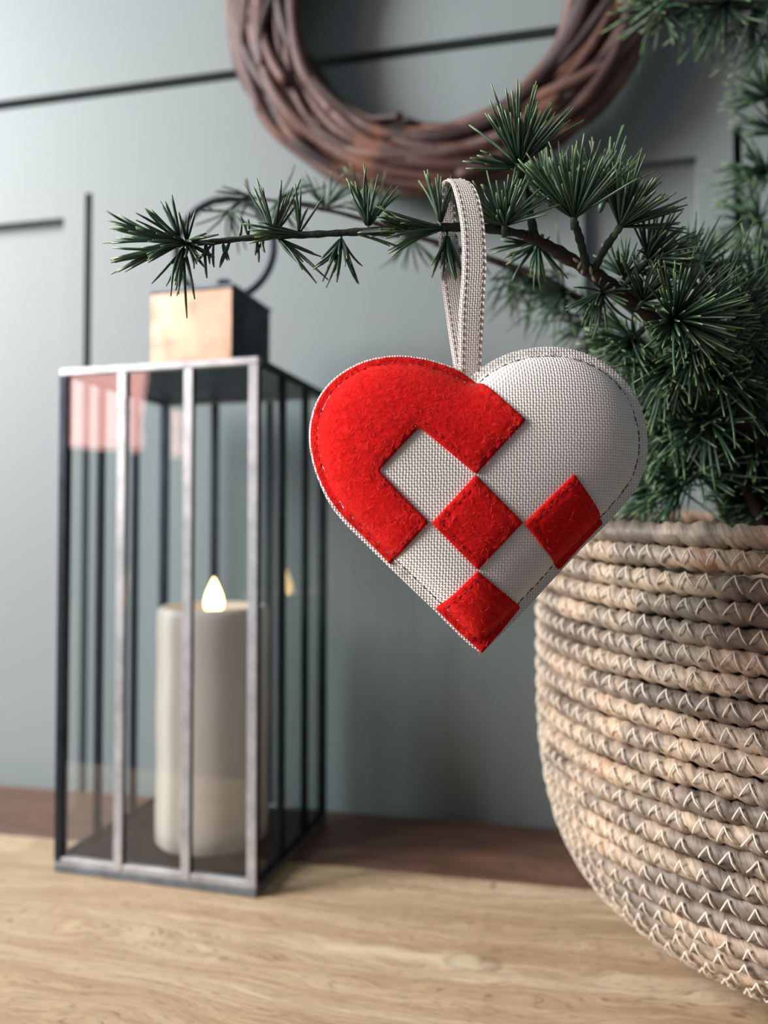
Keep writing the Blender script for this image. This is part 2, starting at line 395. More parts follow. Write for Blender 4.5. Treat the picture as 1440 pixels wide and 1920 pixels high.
# roof plate with square chimney cap
def frustum(name, a, b, mat):
    m = MB(); v = []
    for (hx, hy, z) in (a, b): v += [(-LW / 2 + sx * hx, LD / 2 + sy * hy, z) for sx, sy in ((-1, -1), (1, -1), (1, 1), (-1, 1))]
    m.add(v, [(3, 2, 1, 0), (4, 5, 6, 7)] + [(k, (k + 1) % 4, (k + 1) % 4 + 4, k + 4) for k in range(4)])
    return m.build(name, mat, lan, False)
frustum('roof_plate', (LW / 2 - .004, LD / 2 - .004, LH - .003), (LW / 2 - .008, LD / 2 - .008, LH + .001), M_BLACK)
cx, cy, ch = -LW / 2 + .0065, LD / 2, .031
lbox('chimney_cap', cx - ch, cx + ch, cy - ch, cy + ch, LH + .001, LH + .056, M_BLACK, .001)
lbox('cap_front_sheen', cx - ch + .0005, cx + ch - .0005, cy - ch - .0007, cy - ch + .0005, LH + .0015, LH + .0555, M_CAP_SHEEN, .0004)  # added plate: window reflection put into the colour of the dark cap's front
lbox('cap_lid', cx - ch - .001, cx + ch + .001, cy - ch - .001, cy + ch + .001, LH + .056, LH + .0585, M_IRON, .0008)
MB().lathe([(.0, .0), (.011, .0), (.011, .004), (.006, .008), (.005, .013), (.0, .013)], 24, Matrix.Translation((cx + .009, cy, LH + .0585))).build('handle_boss', M_BLACK, lan)
rr = .0365; ra = math.radians(6)
MB().tube([(cx + .009 + rr * math.cos(a) * math.cos(ra), cy + rr * math.cos(a) * math.sin(ra), LH + .0600 + rr - .002 + rr * math.sin(a)) for a in np.linspace(0, 2 * math.pi, 64, endpoint=False)], .0026, 10, closed=True).build('ring_handle', M_BLACK, lan)

# ------------------------------------------------------------------ candle in the lantern
lm = Matrix.Translation((LN[0], LN[1], 0)) @ Matrix.Rotation(la, 4, 'Z')
cc = lm @ Vector((-LW * .425, LD * .47, .0085))
can = empty('candle', cc); tag(can, 'ivory pillar candle with glowing flame inside the glass lantern', 'candle')
R, HC = .0385, .161
prof = [(.0, 0), (R - .002, 0), (R, .002)] + [(R + .0003 * math.sin(k), .002 + (HC - .008) * k / 14) for k in range(1, 14)] + [(R, HC - .006), (R - .0006, HC - .002), (R - .003, HC), (R - .006, HC - .001), (R - .012, HC - .006), (R * .4, HC - .009), (.0001, HC - .0095)]
MB().lathe(prof, 64).build('wax_pillar', M_WAX, can)
MB().lathe([(.0001, 0), (.0038, .0025), (.0062, .007), (.0068, .0105), (.0058, .016), (.0036, .0215), (.0012, .0265), (.0001, .0285)], 32, Matrix.Translation((0, 0, HC - .009))).build('flame', M_FLAME, can)

# ------------------------------------------------------------------ wreath on the wall
_r = ray(818, -36); _p = np.array([0, 0, CH]) + _r * ((wd + .036) / np.dot(_r, en)); wc_s, wc_z = np.dot(_p, es), _p[2]
wr = empty('wreath', (0, 0, 0)); tag(wr, 'brown twisted grapevine wreath hanging on the panelled wall', 'wreath')
wr.matrix_world = WMAT @ Matrix.Translation((wc_s, -.036, wc_z))
WR, WT_ = .1390, .0285
nv = 62
for k in range(nv):
    full = k < 40
    rho = WT_ * math.sqrt(rng.random()) if k > 26 else WT_ * rng.uniform(.82, 1.05)
    psi = rng.uniform(0, 2 * math.pi); tw = rng.choice((.4, .6, 1, 1.3, -.4)) if not full else rng.choice((0, 1, 1, 1, 2))
    a0 = rng.uniform(0, 2 * math.pi); span = 2 * math.pi if full else rng.uniform(2.2, 5.0)
    n = 120 if full else 80
    rad = rng.uniform(.0024, .0056); ph = [rng.uniform(0, 6.28) for _ in range(4)]
    pts = []; rads = []
    for i in range(n):
        f = i / n if full else i / (n - 1); t = a0 + span * f
        fl_ = 0.0 if full else max(0, abs(f - .5) - .42) * .12
        q = psi + tw * t + .25 * math.sin(3 * t + ph[0])
        rh = rho * (1 - .27 * math.sin(-t)) * (1 + .12 * math.sin(2 * t + ph[1])) + .0012 * math.sin(9 * t + ph[2]) + fl_
        rmaj = WR + rh * math.cos(q) * 1.08; dep_ = rh * math.sin(q) * .62
        pts.append((rmaj * math.cos(t), min(dep_, .036 - rad), rmaj * math.sin(t)))
        rads.append(rad * (1 + .12 * math.sin(13 * t + ph[3])))
    MB().tube(pts, rads, 7, closed=full).build('vine', M_VINE, wr)
MB().tube([(0, .036, WR - .02), (0, .0, WR - .026), (0, -.006, WR - .022)], .0025, 8).build('nail', M_BLACK, wr)

# ------------------------------------------------------------------ basket
BC = np.array([.2417, .4126]); BH = .226; coil_r = .0050
bas = empty('basket', (BC[0], BC[1], 0)); tag(bas, 'round coiled seagrass basket with white zigzag stitching', 'basket')
prof_pts = np.array([(.047, .0052), (.068, .0095), (.094, .0195), (.1225, .035), (.1385, .056), (.1475, .085), (.1512, .12), (.1515, .16), (.1512, .20), (.1495, .222)])
# even spacing of the coils along the profile
dense = []
for k in range(len(prof_pts) - 1):
    p0 = prof_pts[max(k - 1, 0)]; p1 = prof_pts[k]; p2 = prof_pts[k + 1]; p3 = prof_pts[min(k + 2, len(prof_pts) - 1)]
    for t in np.linspace(0, 1, 40, endpoint=False):
        dense.append(.5 * ((2 * p1) + (-p0 + p2) * t + (2 * p0 - 5 * p1 + 4 * p2 - p3) * t * t + (-p0 + 3 * p1 - 3 * p2 + p3) * t ** 3))
dense.append(prof_pts[-1]); dense = np.array(dense)
arc = np.concatenate([[0], np.cumsum(np.linalg.norm(np.diff(dense, axis=0), axis=1))])
NC = int(round(arc[-1] / (coil_r * 1.94)))
TILT = .055
def bdef(x, y, z):
    """soft basket: the upper coils lean towards the room"""
    w = (z / BH) ** 1.2
    return x, y, z + TILT * w * (y * .92 - x * .25)
coil_pos = []
for k in range(NC + 1):
    s_ = arc[-1] * k / NC; rr_ = np.interp(s_, arc, dense[:, 0]); zz = np.interp(s_, arc, dense[:, 1])
    s2 = min(arc[-1], s_ + .002); s1 = max(0, s_ - .002)
    dr = np.interp(s2, arc, dense[:, 0]) - np.interp(s1, arc, dense[:, 0]); dz = np.interp(s2, arc, dense[:, 1]) - np.interp(s1, arc, dense[:, 1])
    nl = math.hypot(dr, dz); coil_pos.append((rr_, zz, (dz / nl, -dr / nl)))   # outward normal in (r,z)
NS, NP = 720, 10
for k, (r_, z_, nrm) in enumerate(coil_pos):
    th = np.linspace(0, 2 * math.pi, NS + 1)[:, None]; phi = np.linspace(0, 2 * math.pi, NP + 1)[None, :]
    s = th * r_; kap = 2 * math.pi * round(r_ * 400 / (2 * math.pi) * 2) / (2 * math.pi * r_ * 2) if True else 400
    kap = round(r_ * 400 / .5) * .5 / r_
    ph = npr.uniform(0, 6.28, 6)
    wob = .9 * np.sin(7 * th + ph[0]) + .6 * np.sin(17 * th + ph[1]) + .35 * np.sin(41 * th + ph[2])
    pp = phi + kap * s + wob
    base_r = coil_r * (1.08 if k == NC else 1.0)
    rad = base_r * (.62 + .46 * np.abs(np.cos(pp)) ** .55) * (1 + .06 * np.sin(23 * th + ph[3]) + .05 * np.sin(61 * th + ph[4])) + 0 * phi
    rx = r_ + rad * np.cos(phi); rz = z_ + rad * np.sin(phi) + .0006 * np.sin(3 * th + ph[5])
    X = rx * np.cos(th); Y = rx * np.sin(th); Z = np.maximum(rz + 0 * th, .0002)
    X, Y, Z = bdef(X, Y, Z); Z = np.maximum(Z, .0002)
    v = np.stack([X[:-1, :-1], Y[:-1, :-1], Z[:-1, :-1]], -1).reshape(-1, 3)
    ii, jj = np.meshgrid(np.arange(NS), np.arange(NP), indexing='ij'); i2 = (ii + 1) % NS; j2 = (jj + 1) % NP
    fc = np.stack([ii * NP + jj, i2 * NP + jj, i2 * NP + j2, ii * NP + j2], -1).reshape(-1, 4)
    U = s + 0 * phi + k * 3.37; Vv = pp / (2 * math.pi)
    def cor(A): return np.stack([A[:-1, :-1], A[1:, :-1], A[1:, 1:], A[:-1, 1:]], -1).reshape(-1)
    me = bpy.data.meshes.new('coil'); me.from_pydata(v.tolist(), [], fc.tolist())
    ul = me.uv_layers.new(name='UVMap'); ul.data.foreach_set('uv', np.stack([cor(U), cor(Vv + 0 * th)], -1).astype(np.float32).ravel())
    me.polygons.foreach_set('use_smooth', np.ones(len(me.polygons), bool)); me.materials.append(M_ROPE); me.update()
    link('coil', me, bas)
MB().lathe([(.0001, .0005), (.046, .0005), (.048, .006), (.0001, .008)], 48).build('base', M_ROPE, bas)
# zigzag stitches: an inverted V lying over each coil, apex in the gap above
def stitch_mesh(hw=.0036, hh=.0030):
    m = MB()
    for sgn in (-1, 1):
        pts = [(sgn * hw * (1 - t), .0006 + .0016 * math.sin(math.pi * t) - .0006 * t, -hh + .0016 + 2 * hh * t) for t in np.linspace(0, 1, 5)]
        m.tube(pts, .00036, 5)
    return m
sm = stitch_mesh(); sme = sm.mesh('stitch', M_STITCH)
sv = np.array(sm.v); sf = sm.f
cand = []
for k in range(2, NC):
    r_, z_, (nr, nz) = coil_pos[k]
    n = int(2 * math.pi * r_ / .0093); off = rng.random()
    for i in range(n):
        t = 2 * math.pi * (i + off + rng.uniform(-.10, .10)) / n
        ct, st_ = math.cos(t), math.sin(t)
        rr_ = r_ + nr * coil_r * .90; zz = z_ + nz * coil_r * .90
        x, y, z = bdef(rr_ * ct, rr_ * st_, zz)
        out = Vector((nr * ct, nr * st_, nz)); tg = Vector((-st_, ct, 0)); upv = out.cross(tg) * 1
        if upv.z < 0: upv = -upv; tg = -tg
        jit = Matrix.Rotation(rng.uniform(-.16, .16), 4, 'Y') @ Matrix.Scale(rng.uniform(.88, 1.12), 4)
        m4 = Matrix(((tg.x, out.x, upv.x, x), (tg.y, out.y, upv.y, y), (tg.z, out.z, upv.z, z), (0, 0, 0, 1))) @ jit
        wp = np.array([x + BC[0], y + BC[1], z]); px, py, d = proj(wp)
        vis = 0 < px < 1440 and 0 < py < 1920 and np.dot(np.array(out), np.array([0, 0, CH]) - wp) > .05 * np.linalg.norm(wp - [0, 0, CH])
        cand.append(((1 / d if vis else -d), m4))
cand.sort(key=lambda q: -q[0])
for q, m4 in cand[:300]:
    o = link('stitch', sme, bas); o.matrix_local = m4
rest = np.concatenate([(np.array(m4)[:3, :3] @ sv.T).T + np.array(m4)[:3, 3] for q, m4 in cand[300:]])
nb = len(sv); rf = [tuple(i + b * nb for i in f) for b in range(len(cand) - 300) for f in sf]
rme = bpy.data.meshes.new('zigzag_stitching'); rme.from_pydata(rest.tolist(), [], rf); rme.materials.append(M_STITCH)
tag(link('zigzag_stitching', rme, bas), kind='stuff')

# ------------------------------------------------------------------ larch plant in the basket
plant = empty('larch_plant', (BC[0], BC[1], .05)); tag(plant, 'green larch branches with needle tufts growing out of the seagrass basket', 'plant')
PO = np.array([BC[0], BC[1], .05])
def pw(pts): return [np.asarray(p) - PO for p in pts]
MB().lathe([(.0001, .005), (.07, .005), (.125, .09), (.125, .135), (.06, .142), (.0001, .144)], 40).build('root_ball', M_SOIL, plant)
def spline(pts, n=10):
    pts = [np.asarray(p, float) for p in pts]; out = []
    for k in range(len(pts) - 1):
        p0 = pts[max(k - 1, 0)]; p1 = pts[k]; p2 = pts[k + 1]; p3 = pts[min(k + 2, len(pts) - 1)]
        for t in np.linspace(0, 1, n, endpoint=False):
            out.append(.5 * ((2 * p1) + (-p0 + p2) * t + (2 * p0 - 5 * p1 + 4 * p2 - p3) * t * t + (-p0 + 3 * p1 - 3 * p2 + p3) * t ** 3))
    out.append(pts[-1]); return np.array(out)
def branch(pts, r0, r1, mat, name='branch'):
    q = spline(pw(pts), 10); n = len(q)
    rad = np.linspace(r0, r1, n) * (1 + .10 * np.sin(np.arange(n) * 1.7) + .08 * np.sin(np.arange(n) * .63))
    return MB().tube(q, rad, 9).build(name, mat, plant)
axes = np.array([[1, 0, 0], [0, -math.sin(PITCH), math.cos(PITCH)], [0, -math.cos(PITCH), -math.sin(PITCH)]])   # right, up, to viewer
def needle_pts(c, d, length, bend, seg=5):
    t = np.linspace(0, 1, seg + 1)[:, None]
    return c + d * length * t + bend * (t ** 2) * length
needle_count = [0]
def tuft(px, py, depth, ax, spread, lpx, n, rad=.00050, bend=.12, single=False, shell=False, bud=True, minlen=.7):
    c = P(px, py, depth) - PO
    a = np.asarray(ax, float) @ axes; a /= np.linalg.norm(a)
    e1 = np.cross(a, [0.31, .77, .55]); e1 /= np.linalg.norm(e1); e2 = np.cross(a, e1)
    L = lpx * depth / F; body = MB(); sp = math.radians(spread)
    if bud: body.tube([c - a * .004, c - a * .0015, c + a * .002, c + a * .004], [.0009, .0014, .0013, .0005], 7)
    else: body.tube([c - a * .001, c + a * .001], [.0005, .0004], 5)
    singles = []
    n = int(n * 1.3)
    for i in range(n):
        ca = 1 - rng.random() * (1 - math.cos(sp)); sa = math.sqrt(max(0, 1 - ca * ca)); az = rng.uniform(0, 2 * math.pi)
        d = a * ca + (e1 * math.cos(az) + e2 * math.sin(az)) * sa
        l = L * rng.uniform(minlen, 1.08)
        b = np.array([rng.gauss(0, 1), rng.gauss(0, 1), rng.gauss(0, 1) - .25]) * bend
        pts = needle_pts(c + d * .0012, d, l, b); r = rad * rng.uniform(.85, 1.15)
        rd = r * np.array([.7, 1.0, 1.05, 1.0, .9, .5])
        if single and needle_count[0] < 300:
            needle_count[0] += 1; singles.append(MB().tube(pts, rd, 5))
        else: body.tube(pts, rd, 5)
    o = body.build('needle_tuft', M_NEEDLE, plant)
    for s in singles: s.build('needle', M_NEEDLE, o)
    return o

D0 = .284
# the twig that carries the heart, and the branch it grows from
branch([P(334, 457, D0), P(385, 455, D0), P(470, 446, D0), P(560, 441, D0), P(650, 436, D0), P(740, 430, D0 + .001), P(830, 426, D0 + .002), P(910, 428, D0 + .005), P(985, 440, D0 + .010)], .0009, .0017, M_TWIG, 'twig')
branch([P(985, 440, D0 + .010), P(1035, 465, .298), P(1100, 505, .302), P(1165, 548, .306), P(1230, 600, .312), P(1300, 670, .322), P(1370, 760, .340), P(1430, 850, .362), P(1470, 950, .39), PO + [0, 0, .10]], .0019, .0052, M_BARK)
def stem(a, b, r=.0015, mat=None): return branch([a, (np.asarray(a) + np.asarray(b)) / 2 + np.array([0, 0, .001]), b], r * 1.15, r * .9, mat or M_TWIG, 'spur_shoot')
stem(P(1003, 448, .295), P(976, 322, .286)); stem(P(1100, 503, .300), P(1078, 418, .287)); stem(P(1112, 508, .302), P(1160, 430, .289))
stem(P(1165, 548, .306), P(1212, 492, .300)); stem(P(1240, 610, .312), P(1264, 600, .297), .0013); stem(P(1230, 600, .312), P(1185, 640, .335), .0013)
S = True
# the spray at the very end of the twig
tuft(330, 452, D0, (-1, .20, .05), 11, 122, 13, single=S, bend=.08, bud=False, minlen=.85); tuft(335, 462, D0, (-1, -.26, .05), 10, 126, 13, single=S, bend=.08, bud=False, minlen=.85)
tuft(338, 448, D0, (-.5, .85, .1), 24, 72, 9, single=S, bend=.06, bud=False); tuft(345, 462, D0, (-.25, -1, .1), 38, 95, 11, single=S, bend=.16, bud=False)
tuft(350, 455, D0, (.25, -.1, .3), 75, 60, 22, bud=False); tuft(342, 456, D0, (-.9, 0, .4), 40, 80, 14, bud=False)
for x in range(385, 500, 16):
    y = 455 - (x - 385) * .11
    tuft(x, y, D0, (rng.uniform(-.3, .3), rng.choice((1, -1, -1)), rng.uniform(-.3, .5)), 25, rng.uniform(22, 62), 2, single=S, bend=.12, bud=False, minlen=.5)
tuft(512, 442, D0, (.15, 1, .1), 36, 92, 13, single=S, bend=.09, bud=False); tuft(520, 446, D0, (.75, -.6, .1), 22, 95, 7, single=S, bend=.12, bud=False)
tuft(575, 440, D0, (-1, -.02, .2), 14, 105, 8, single=S, bend=.05, bud=False); tuft(560, 440, D0, (.3, .9, .2), 26, 66, 5, single=S, bud=False)
tuft(640, 445, D0, (-.05, -1, .15), 42, 82, 16, single=S, bend=.14, bud=False); tuft(690, 428, D0, (.05, 1, .1), 38, 92, 17, single=S, bend=.10, bud=False)
tuft(660, 438, D0, (1, -.1, .2), 18, 90, 7, single=S, bend=.08, bud=False); tuft(770, 430, D0, (-.8, .1, .3), 26, 70, 9, single=S, bud=False)
tuft(835, 428, D0 + .001, (-1, -.08, .3), 20, 115, 12, single=S, bend=.08, bud=False); tuft(826, 422, D0, (.06, 1, .05), 22, 100, 11, single=S, bend=.08, bud=False)
tuft(838, 438, D0 + .002, (.02, -1, .05), 26, 92, 12, single=S, bend=.09, bud=False)
# the sharp tufts to the right of the loop
tuft(974, 312, .285, (.06, 1, .25), 52, 132, 46, single=S, bend=.05); tuft(974, 315, .285, (-1, .05, .2), 20, 95, 7, bend=.05, single=S)
tuft(946, 424, .288, (.0, .75, .25), 80, 92, 44, single=S, bend=.07)
tuft(1076, 410, .286, (.0, 1, .35), 62, 134, 66, single=S, bend=.05); tuft(1162, 426, .288, (.45, .75, .35), 62, 112, 60, single=S, bend=.05)
tuft(1214, 488, .300, (.5, .25, .3), 80, 100, 60); tuft(1266, 598, .296, (.45, .05, .75), 84, 122, 78, bend=.05)
tuft(1190, 640, .335, (-.7, -.25, .2), 75, 110, 60); tuft(1335, 570, .33, (.4, .6, .3), 85, 120, 70); tuft(1370, 610, .32, (.7, .1, .4), 80, 115, 60)
tuft(1290, 520, .34, (.2, .9, .2), 70, 110, 55); tuft(1130, 380, .315, (.3, .9, 0), 60, 110, 45); tuft(1030, 370, .32, (0, .9, 0), 60, 90, 30)
tuft(1130, 548, .311, (-.3, -.8, .3), 70, 72, 22); tuft(1205, 566, .303, (.4, .6, .5), 80, 88, 46); tuft(1168, 520, .312, (.2, .7, .2), 75, 70, 30); tuft(1300, 610, .31, (.3, -.3, .6), 80, 105, 50)
tuft(1010, 455, .31, (-.3, -.6, .2), 70, 75, 24)
# pale bud scales on the spurs
for x, y, d in ((1080, 488, .2955), (1087, 497, .295), (1092, 509, .296), (1108, 507, .297), (1113, 522, .298), (1150, 541, .302), (1243, 592, .300), (1206, 606, .307)):
    c = P(x, y, d) - PO; q = np.array(Vector((rng.gauss(0, 1), rng.gauss(0, 1), rng.gauss(0, 1) + .6)).normalized()); l = rng.uniform(.0009, .0018)
    MB().tube([c - q * l, c - q * l * .3, c + q * l * .4, c + q * l], [.0003, .0007, .0006, .0002], 6).build('bud', M_BUD, plant)
# further branches of the same plant, out of focus
branch([PO + [0.01, .01, .10], P(1440, 900, .46), P(1440, 700, .47), P(1465, 450, .46), P(1450, 250, .45), P(1440, 120, .44)], .0042, .0016, M_BARK)
branch([PO + [0.0, .02, .10], P(1400, 900, .44), P(1320, 760, .43), P(1200, 640, .42), P(1060, 545, .415), P(930, 490, .41), P(770, 440, .41), P(620, 395, .41), P(470, 370, .41)], .0036, .0008, M_BARK)
branch([PO + [.03, .0, .10], P(1560, 700, .46), P(1580, 350, .45), P(1500, 90, .43), P(1400, 10, .42), P(1260, 10, .42)], .0042, .0014, M_BARK)
branch([PO + [-.02, -.03, .10], P(1400, 920, .36), P(1340, 830, .355), P(1290, 740, .35)], .003, .0015, M_BARK)
def far(lst, depth, lp, n):
    for (x, y, ax, ay) in lst: tuft(x, y, depth + rng.uniform(-.015, .015), (ax, ay, .25), 78, lp, n, rad=.00058, bud=False)
far([(1440, 325, -.6, .1), (1460, 250, -.3, .6), (1450, 180, -.4, .6), (1425, 415, -.7, -.1), (1455, 470, -.5, 0)], .455, 90, 40)
far([(1240, 15, -.7, -.5), (1300, 10, -.2, -.8), (1360, 5, 0, -.8), (1410, 25, 0, -.8), (1440, 60, .2, -.6), (1270, -20, -.6, .3), (1350, -30, 0, .6)], .42, 95, 30)
far([(1060, 548, -.6, -.2), (1000, 520, -.3, -.7), (1110, 590, -.4, -.5), (1150, 640, -.6, -.3), (960, 500, 0, -.8)], .42, 105, 26)
far([(880, 470, -.3, -.6), (770, 445, -.3, -.8), (700, 400, -.2, .7), (610, 390, .2, .6), (520, 375, .3, -.3), (470, 368, -.6, -.6), (430, 395, .1, -1)], .41, 75, 12)
far([(1200, 690, -.6, -.1), (1250, 720, -.4, -.6), (1310, 700, .2, .3), (1380, 690, .4, .2), (1190, 770, -.5, -.2)], .365, 105, 55)
for x, y, d, a in ((1300, 655, .318, (-.2, -.3, .8)), (1345, 700, .325, (.3, .3, .7)), (1250, 690, .33, (-.6, -.5, .4)), (1390, 745, .34, (.2, .4, .7)), (1330, 790, .345, (-.6, -.2, .5)), (1425, 680, .33, (.4, .3, .6)), (1410, 830, .36, (-.3, .2, .7)), (1260, 800, .36, (-.5, 0, .5)), (1300, 880, .37, (-.4, .2, .5)), (1400, 910, .37, (0, .5, .5)), (1225, 900, .39, (-.4, .4, .3)), (1420, 560, .35, (.3, .5, .4))):
    tuft(x, y, d, a, 82, 118, 55, bud=False)
for i in range(60):
    x = rng.uniform(1200, 1465); y = rng.uniform(640, 965); tuft(x, y, rng.uniform(.36, .47), (rng.uniform(-.8, .8), rng.uniform(-.4, .8), .3), 85, rng.uniform(90, 125), 42, rad=.00058, bud=False)

# ------------------------------------------------------------------ heart ornament
HD = .276; hs = HD / F                                # metres per pixel in the heart's plane
HC0 = (896.0, 935.0)                                  # pixel of the heart's local origin
heart = empty('heart_ornament', P(HC0[0], HC0[1], HD)); heart.rotation_euler = (math.pi / 2 + PITCH * .5, 0, 0)
tag(heart, 'stuffed linen heart with woven red felt squares hanging from a loop', 'ornament')
def cat(pts, n=6, closed=True):
    pts = [np.array(p, float) for p in pts]; out = []; m = len(pts)
    for k in range(m if closed else m - 1):
        if closed: p0, p1, p2, p3 = pts[k - 1], pts[k], pts[(k + 1) % m], pts[(k + 2) % m]
        else: p0, p1, p2, p3 = pts[max(k - 1, 0)], pts[k], pts[k + 1], pts[min(k + 2, m - 1)]
        for t in np.linspace(0, 1, n, endpoint=False):
            out.append(.5 * ((2 * p1) + (-p0 + p2) * t + (2 * p0 - 5 * p1 + 4 * p2 - p3) * t * t + (-p0 + 3 * p1 - 3 * p2 + p3) * t ** 3))
    if not closed: out.append(pts[-1])
    return np.array(out)
right = [(884, 706), (900, 692), (930, 673), (970, 658), (1020, 651), (1070, 655), (1120, 673), (1160, 702), (1190, 740), (1207, 785), (1213, 830), (1208, 875), (1192, 915), (1165, 950), (1130, 988), (1090, 1027), (1046, 1074), (1000, 1124), (960, 1166), (925, 1201), (903, 1223)]
left = [(903, 1223), (885, 1213), (850, 1180), (812, 1142), (768, 1100), (726, 1060), (684, 1019), (645, 980), (617, 943), (599, 905), (587, 870), (580, 830), (582, 790), (595, 750), (618, 718), (650, 693), (690, 675), (740, 667), (790, 671), (830, 682), (862, 694), (884, 706)]
rc, lc = cat(right, 5, False), cat(left, 5, False)
outline = np.concatenate([rc[:-1], lc[:-1]])
def resample(poly, step, closed=True):
    q = np.vstack([poly, poly[:1]]) if closed else np.asarray(poly, float)
    seg = np.linalg.norm(np.diff(q, axis=0), axis=1); cum = np.concatenate([[0], np.cumsum(seg)]); n = max(2, int(round(cum[-1] / step)))
    tt = np.linspace(0, cum[-1], n + 1); tt = tt[:-1] if closed else tt
    return np.stack([np.interp(tt, cum, q[:, 0]), np.interp(tt, cum, q[:, 1])], -1)
def inside(pts, poly):
    x, y = pts[:, 0], pts[:, 1]; r = np.zeros(len(pts), bool); j = len(poly) - 1
    for i in range(len(poly)):
        xi, yi = poly[i]; xj, yj = poly[j]
        if yi != yj:
            c = ((yi > y) != (yj > y)) & (x < (xj - xi) * (y - yi) / (yj - yi) + xi); r ^= c
        j = i
    return r
def dist(pts, poly, closed=True):
    d = np.full(len(pts), 1e9); n = len(poly)
    for i in range(n if closed else n - 1):
        a = poly[i]; b = poly[(i + 1) % n]; ab = b - a; L2 = max(1e-9, ab @ ab)
        t = np.clip(((pts - a) @ ab) / L2, 0, 1); d = np.minimum(d, np.linalg.norm(pts - (a + t[:, None] * ab), axis=1))
    return d
# pillow height: membrane blown up inside the seam
SEAM = 19.0; g = 4.0; gx0, gy0 = 560.0, 630.0; gw_, gh_ = 172, 156
gxx, gyy = np.meshgrid(gx0 + g * np.arange(gw_), gy0 + g * np.arange(gh_)); gp = np.stack([gxx.ravel(), gyy.ravel()], -1)
o_rs = resample(outline, 10)
gin = inside(gp, o_rs).reshape(gh_, gw_); gd = np.where(gin, dist(gp, o_rs).reshape(gh_, gw_), 0)
core = gd > SEAM; hfld = np.zeros((gh_, gw_))
for it in range(1500):
    nb_ = (np.roll(hfld, 1, 0) + np.roll(hfld, -1, 0) + np.roll(hfld, 1, 1) + np.roll(hfld, -1, 1)) / 4 + 1.0
    hfld = np.where(core, nb_, 0)
hfld = (hfld / hfld.max()) ** .52
for it in range(2): hfld = np.where(gin, (hfld * 2 + np.roll(hfld, 1, 0) + np.roll(hfld, -1, 0) + np.roll(hfld, 1, 1) + np.roll(hfld, -1, 1)) / 6, hfld)
def hsample(pts):
    fx = np.clip((pts[:, 0] - gx0) / g, 0, gw_ - 1.001); fy = np.clip((pts[:, 1] - gy0) / g, 0, gh_ - 1.001)
    ix = fx.astype(int); iy = fy.astype(int); a = fx - ix; b = fy - iy
    return hfld[iy, ix] * (1 - a) * (1 - b) + hfld[iy, ix + 1] * a * (1 - b) + hfld[iy + 1, ix] * (1 - a) * b + hfld[iy + 1, ix + 1] * a * b
PUFF, RIM = .0160, .0012
def hz(pts, d=None):
    if d is None: d = np.where(inside(pts, o_rs), dist(pts, o_rs), 0)
    return RIM + PUFF * hsample(pts) - .0009 * np.exp(-((d - SEAM) / 4.0) ** 2)
def loc(pts, z): return np.stack([(pts[:, 0] - HC0[0]) * hs, -(pts[:, 1] - HC0[1]) * hs, z], -1)
def trimesh(poly, step, grid):
    """triangulate a polygon with interior points"""
    b = resample(poly, step); lo, hi = b.min(0), b.max(0)
    X, Y = np.meshgrid(np.arange(lo[0], hi[0], grid), np.arange(lo[1], hi[1], grid)); X = X + (np.arange(X.shape[0])[:, None] % 2) * grid * .5
    q = np.stack([X.ravel(), Y.ravel()], -1); q = q[inside(q, b)]; q = q[dist(q, b) > step * .7]
    allp = np.vstack([b, q]); n = len(b)
    vo, eo, fo, *_ = delaunay_2d_cdt([Vector(p) for p in allp], [(i, (i + 1) % n) for i in range(n)], [], 1, 1e-4)
    v = np.array([(p.x, p.y) for p in vo]); return b, v, [tuple(f) for f in fo], n
def orient(v2, f):           # counter-clockwise as seen by the viewer (pixel y points down)
    a, b, c = v2[f[0]], v2[f[1]], v2[f[2]]
    return f if ((b[0] - a[0]) * (c[1] - a[1]) - (b[1] - a[1]) * (c[0] - a[0])) < 0 else f[::-1]
b, v2, fs, nb2 = trimesh(outline, 7, 9)
fs = [orient(v2, f) for f in fs]
zt_ = hz(v2); uvs = [((p[0] - HC0[0]) * hs, -(p[1] - HC0[1]) * hs) for p in v2]
mb = MB(); mb.add(loc(v2, zt_), fs, uvs); mb.add(loc(v2, -zt_ * .9), [f[::-1] for f in fs], uvs)
nv2 = len(v2); bi_ = [int(np.argmin(np.linalg.norm(v2 - p, axis=1))) for p in b]
for i in range(len(bi_)):
    a_, c_ = bi_[i], bi_[(i + 1) % len(bi_)]; mb.f.append((a_, c_, c_ + nv2, a_ + nv2))
body = mb.build('linen_body', M_LINEN, heart)

def felt(poly, thick=.0011):
    b, v, f, n = trimesh(np.array(poly, float), 6, 8); f = [orient(v, q) for q in f]
    de = dist(v, b); base = hz(v)
    top = base + thick - .0006 * np.exp(-((de - 11) / 4.5) ** 2) - .0003 * np.exp(-(de / 3) ** 2)
    uv = [((p[0] - HC0[0]) * hs, -(p[1] - HC0[1]) * hs) for p in v]
    m = MB(); m.add(loc(v, top), f, uv)
    ids = [int(np.argmin(np.linalg.norm(v - p, axis=1))) for p in b]; k0 = len(m.v)
    m.add(loc(v[ids], hz(v[ids]) - .0004), [], [uv[i] for i in ids])
    for i in range(len(ids)):
        j = (i + 1) % len(ids); m.f.append((ids[i], ids[j], k0 + j, k0 + i))
    return m.build('felt_patch', M_FELT, heart), b
def part_of(curve, cond): return [tuple(p) for p in curve if cond(p)]
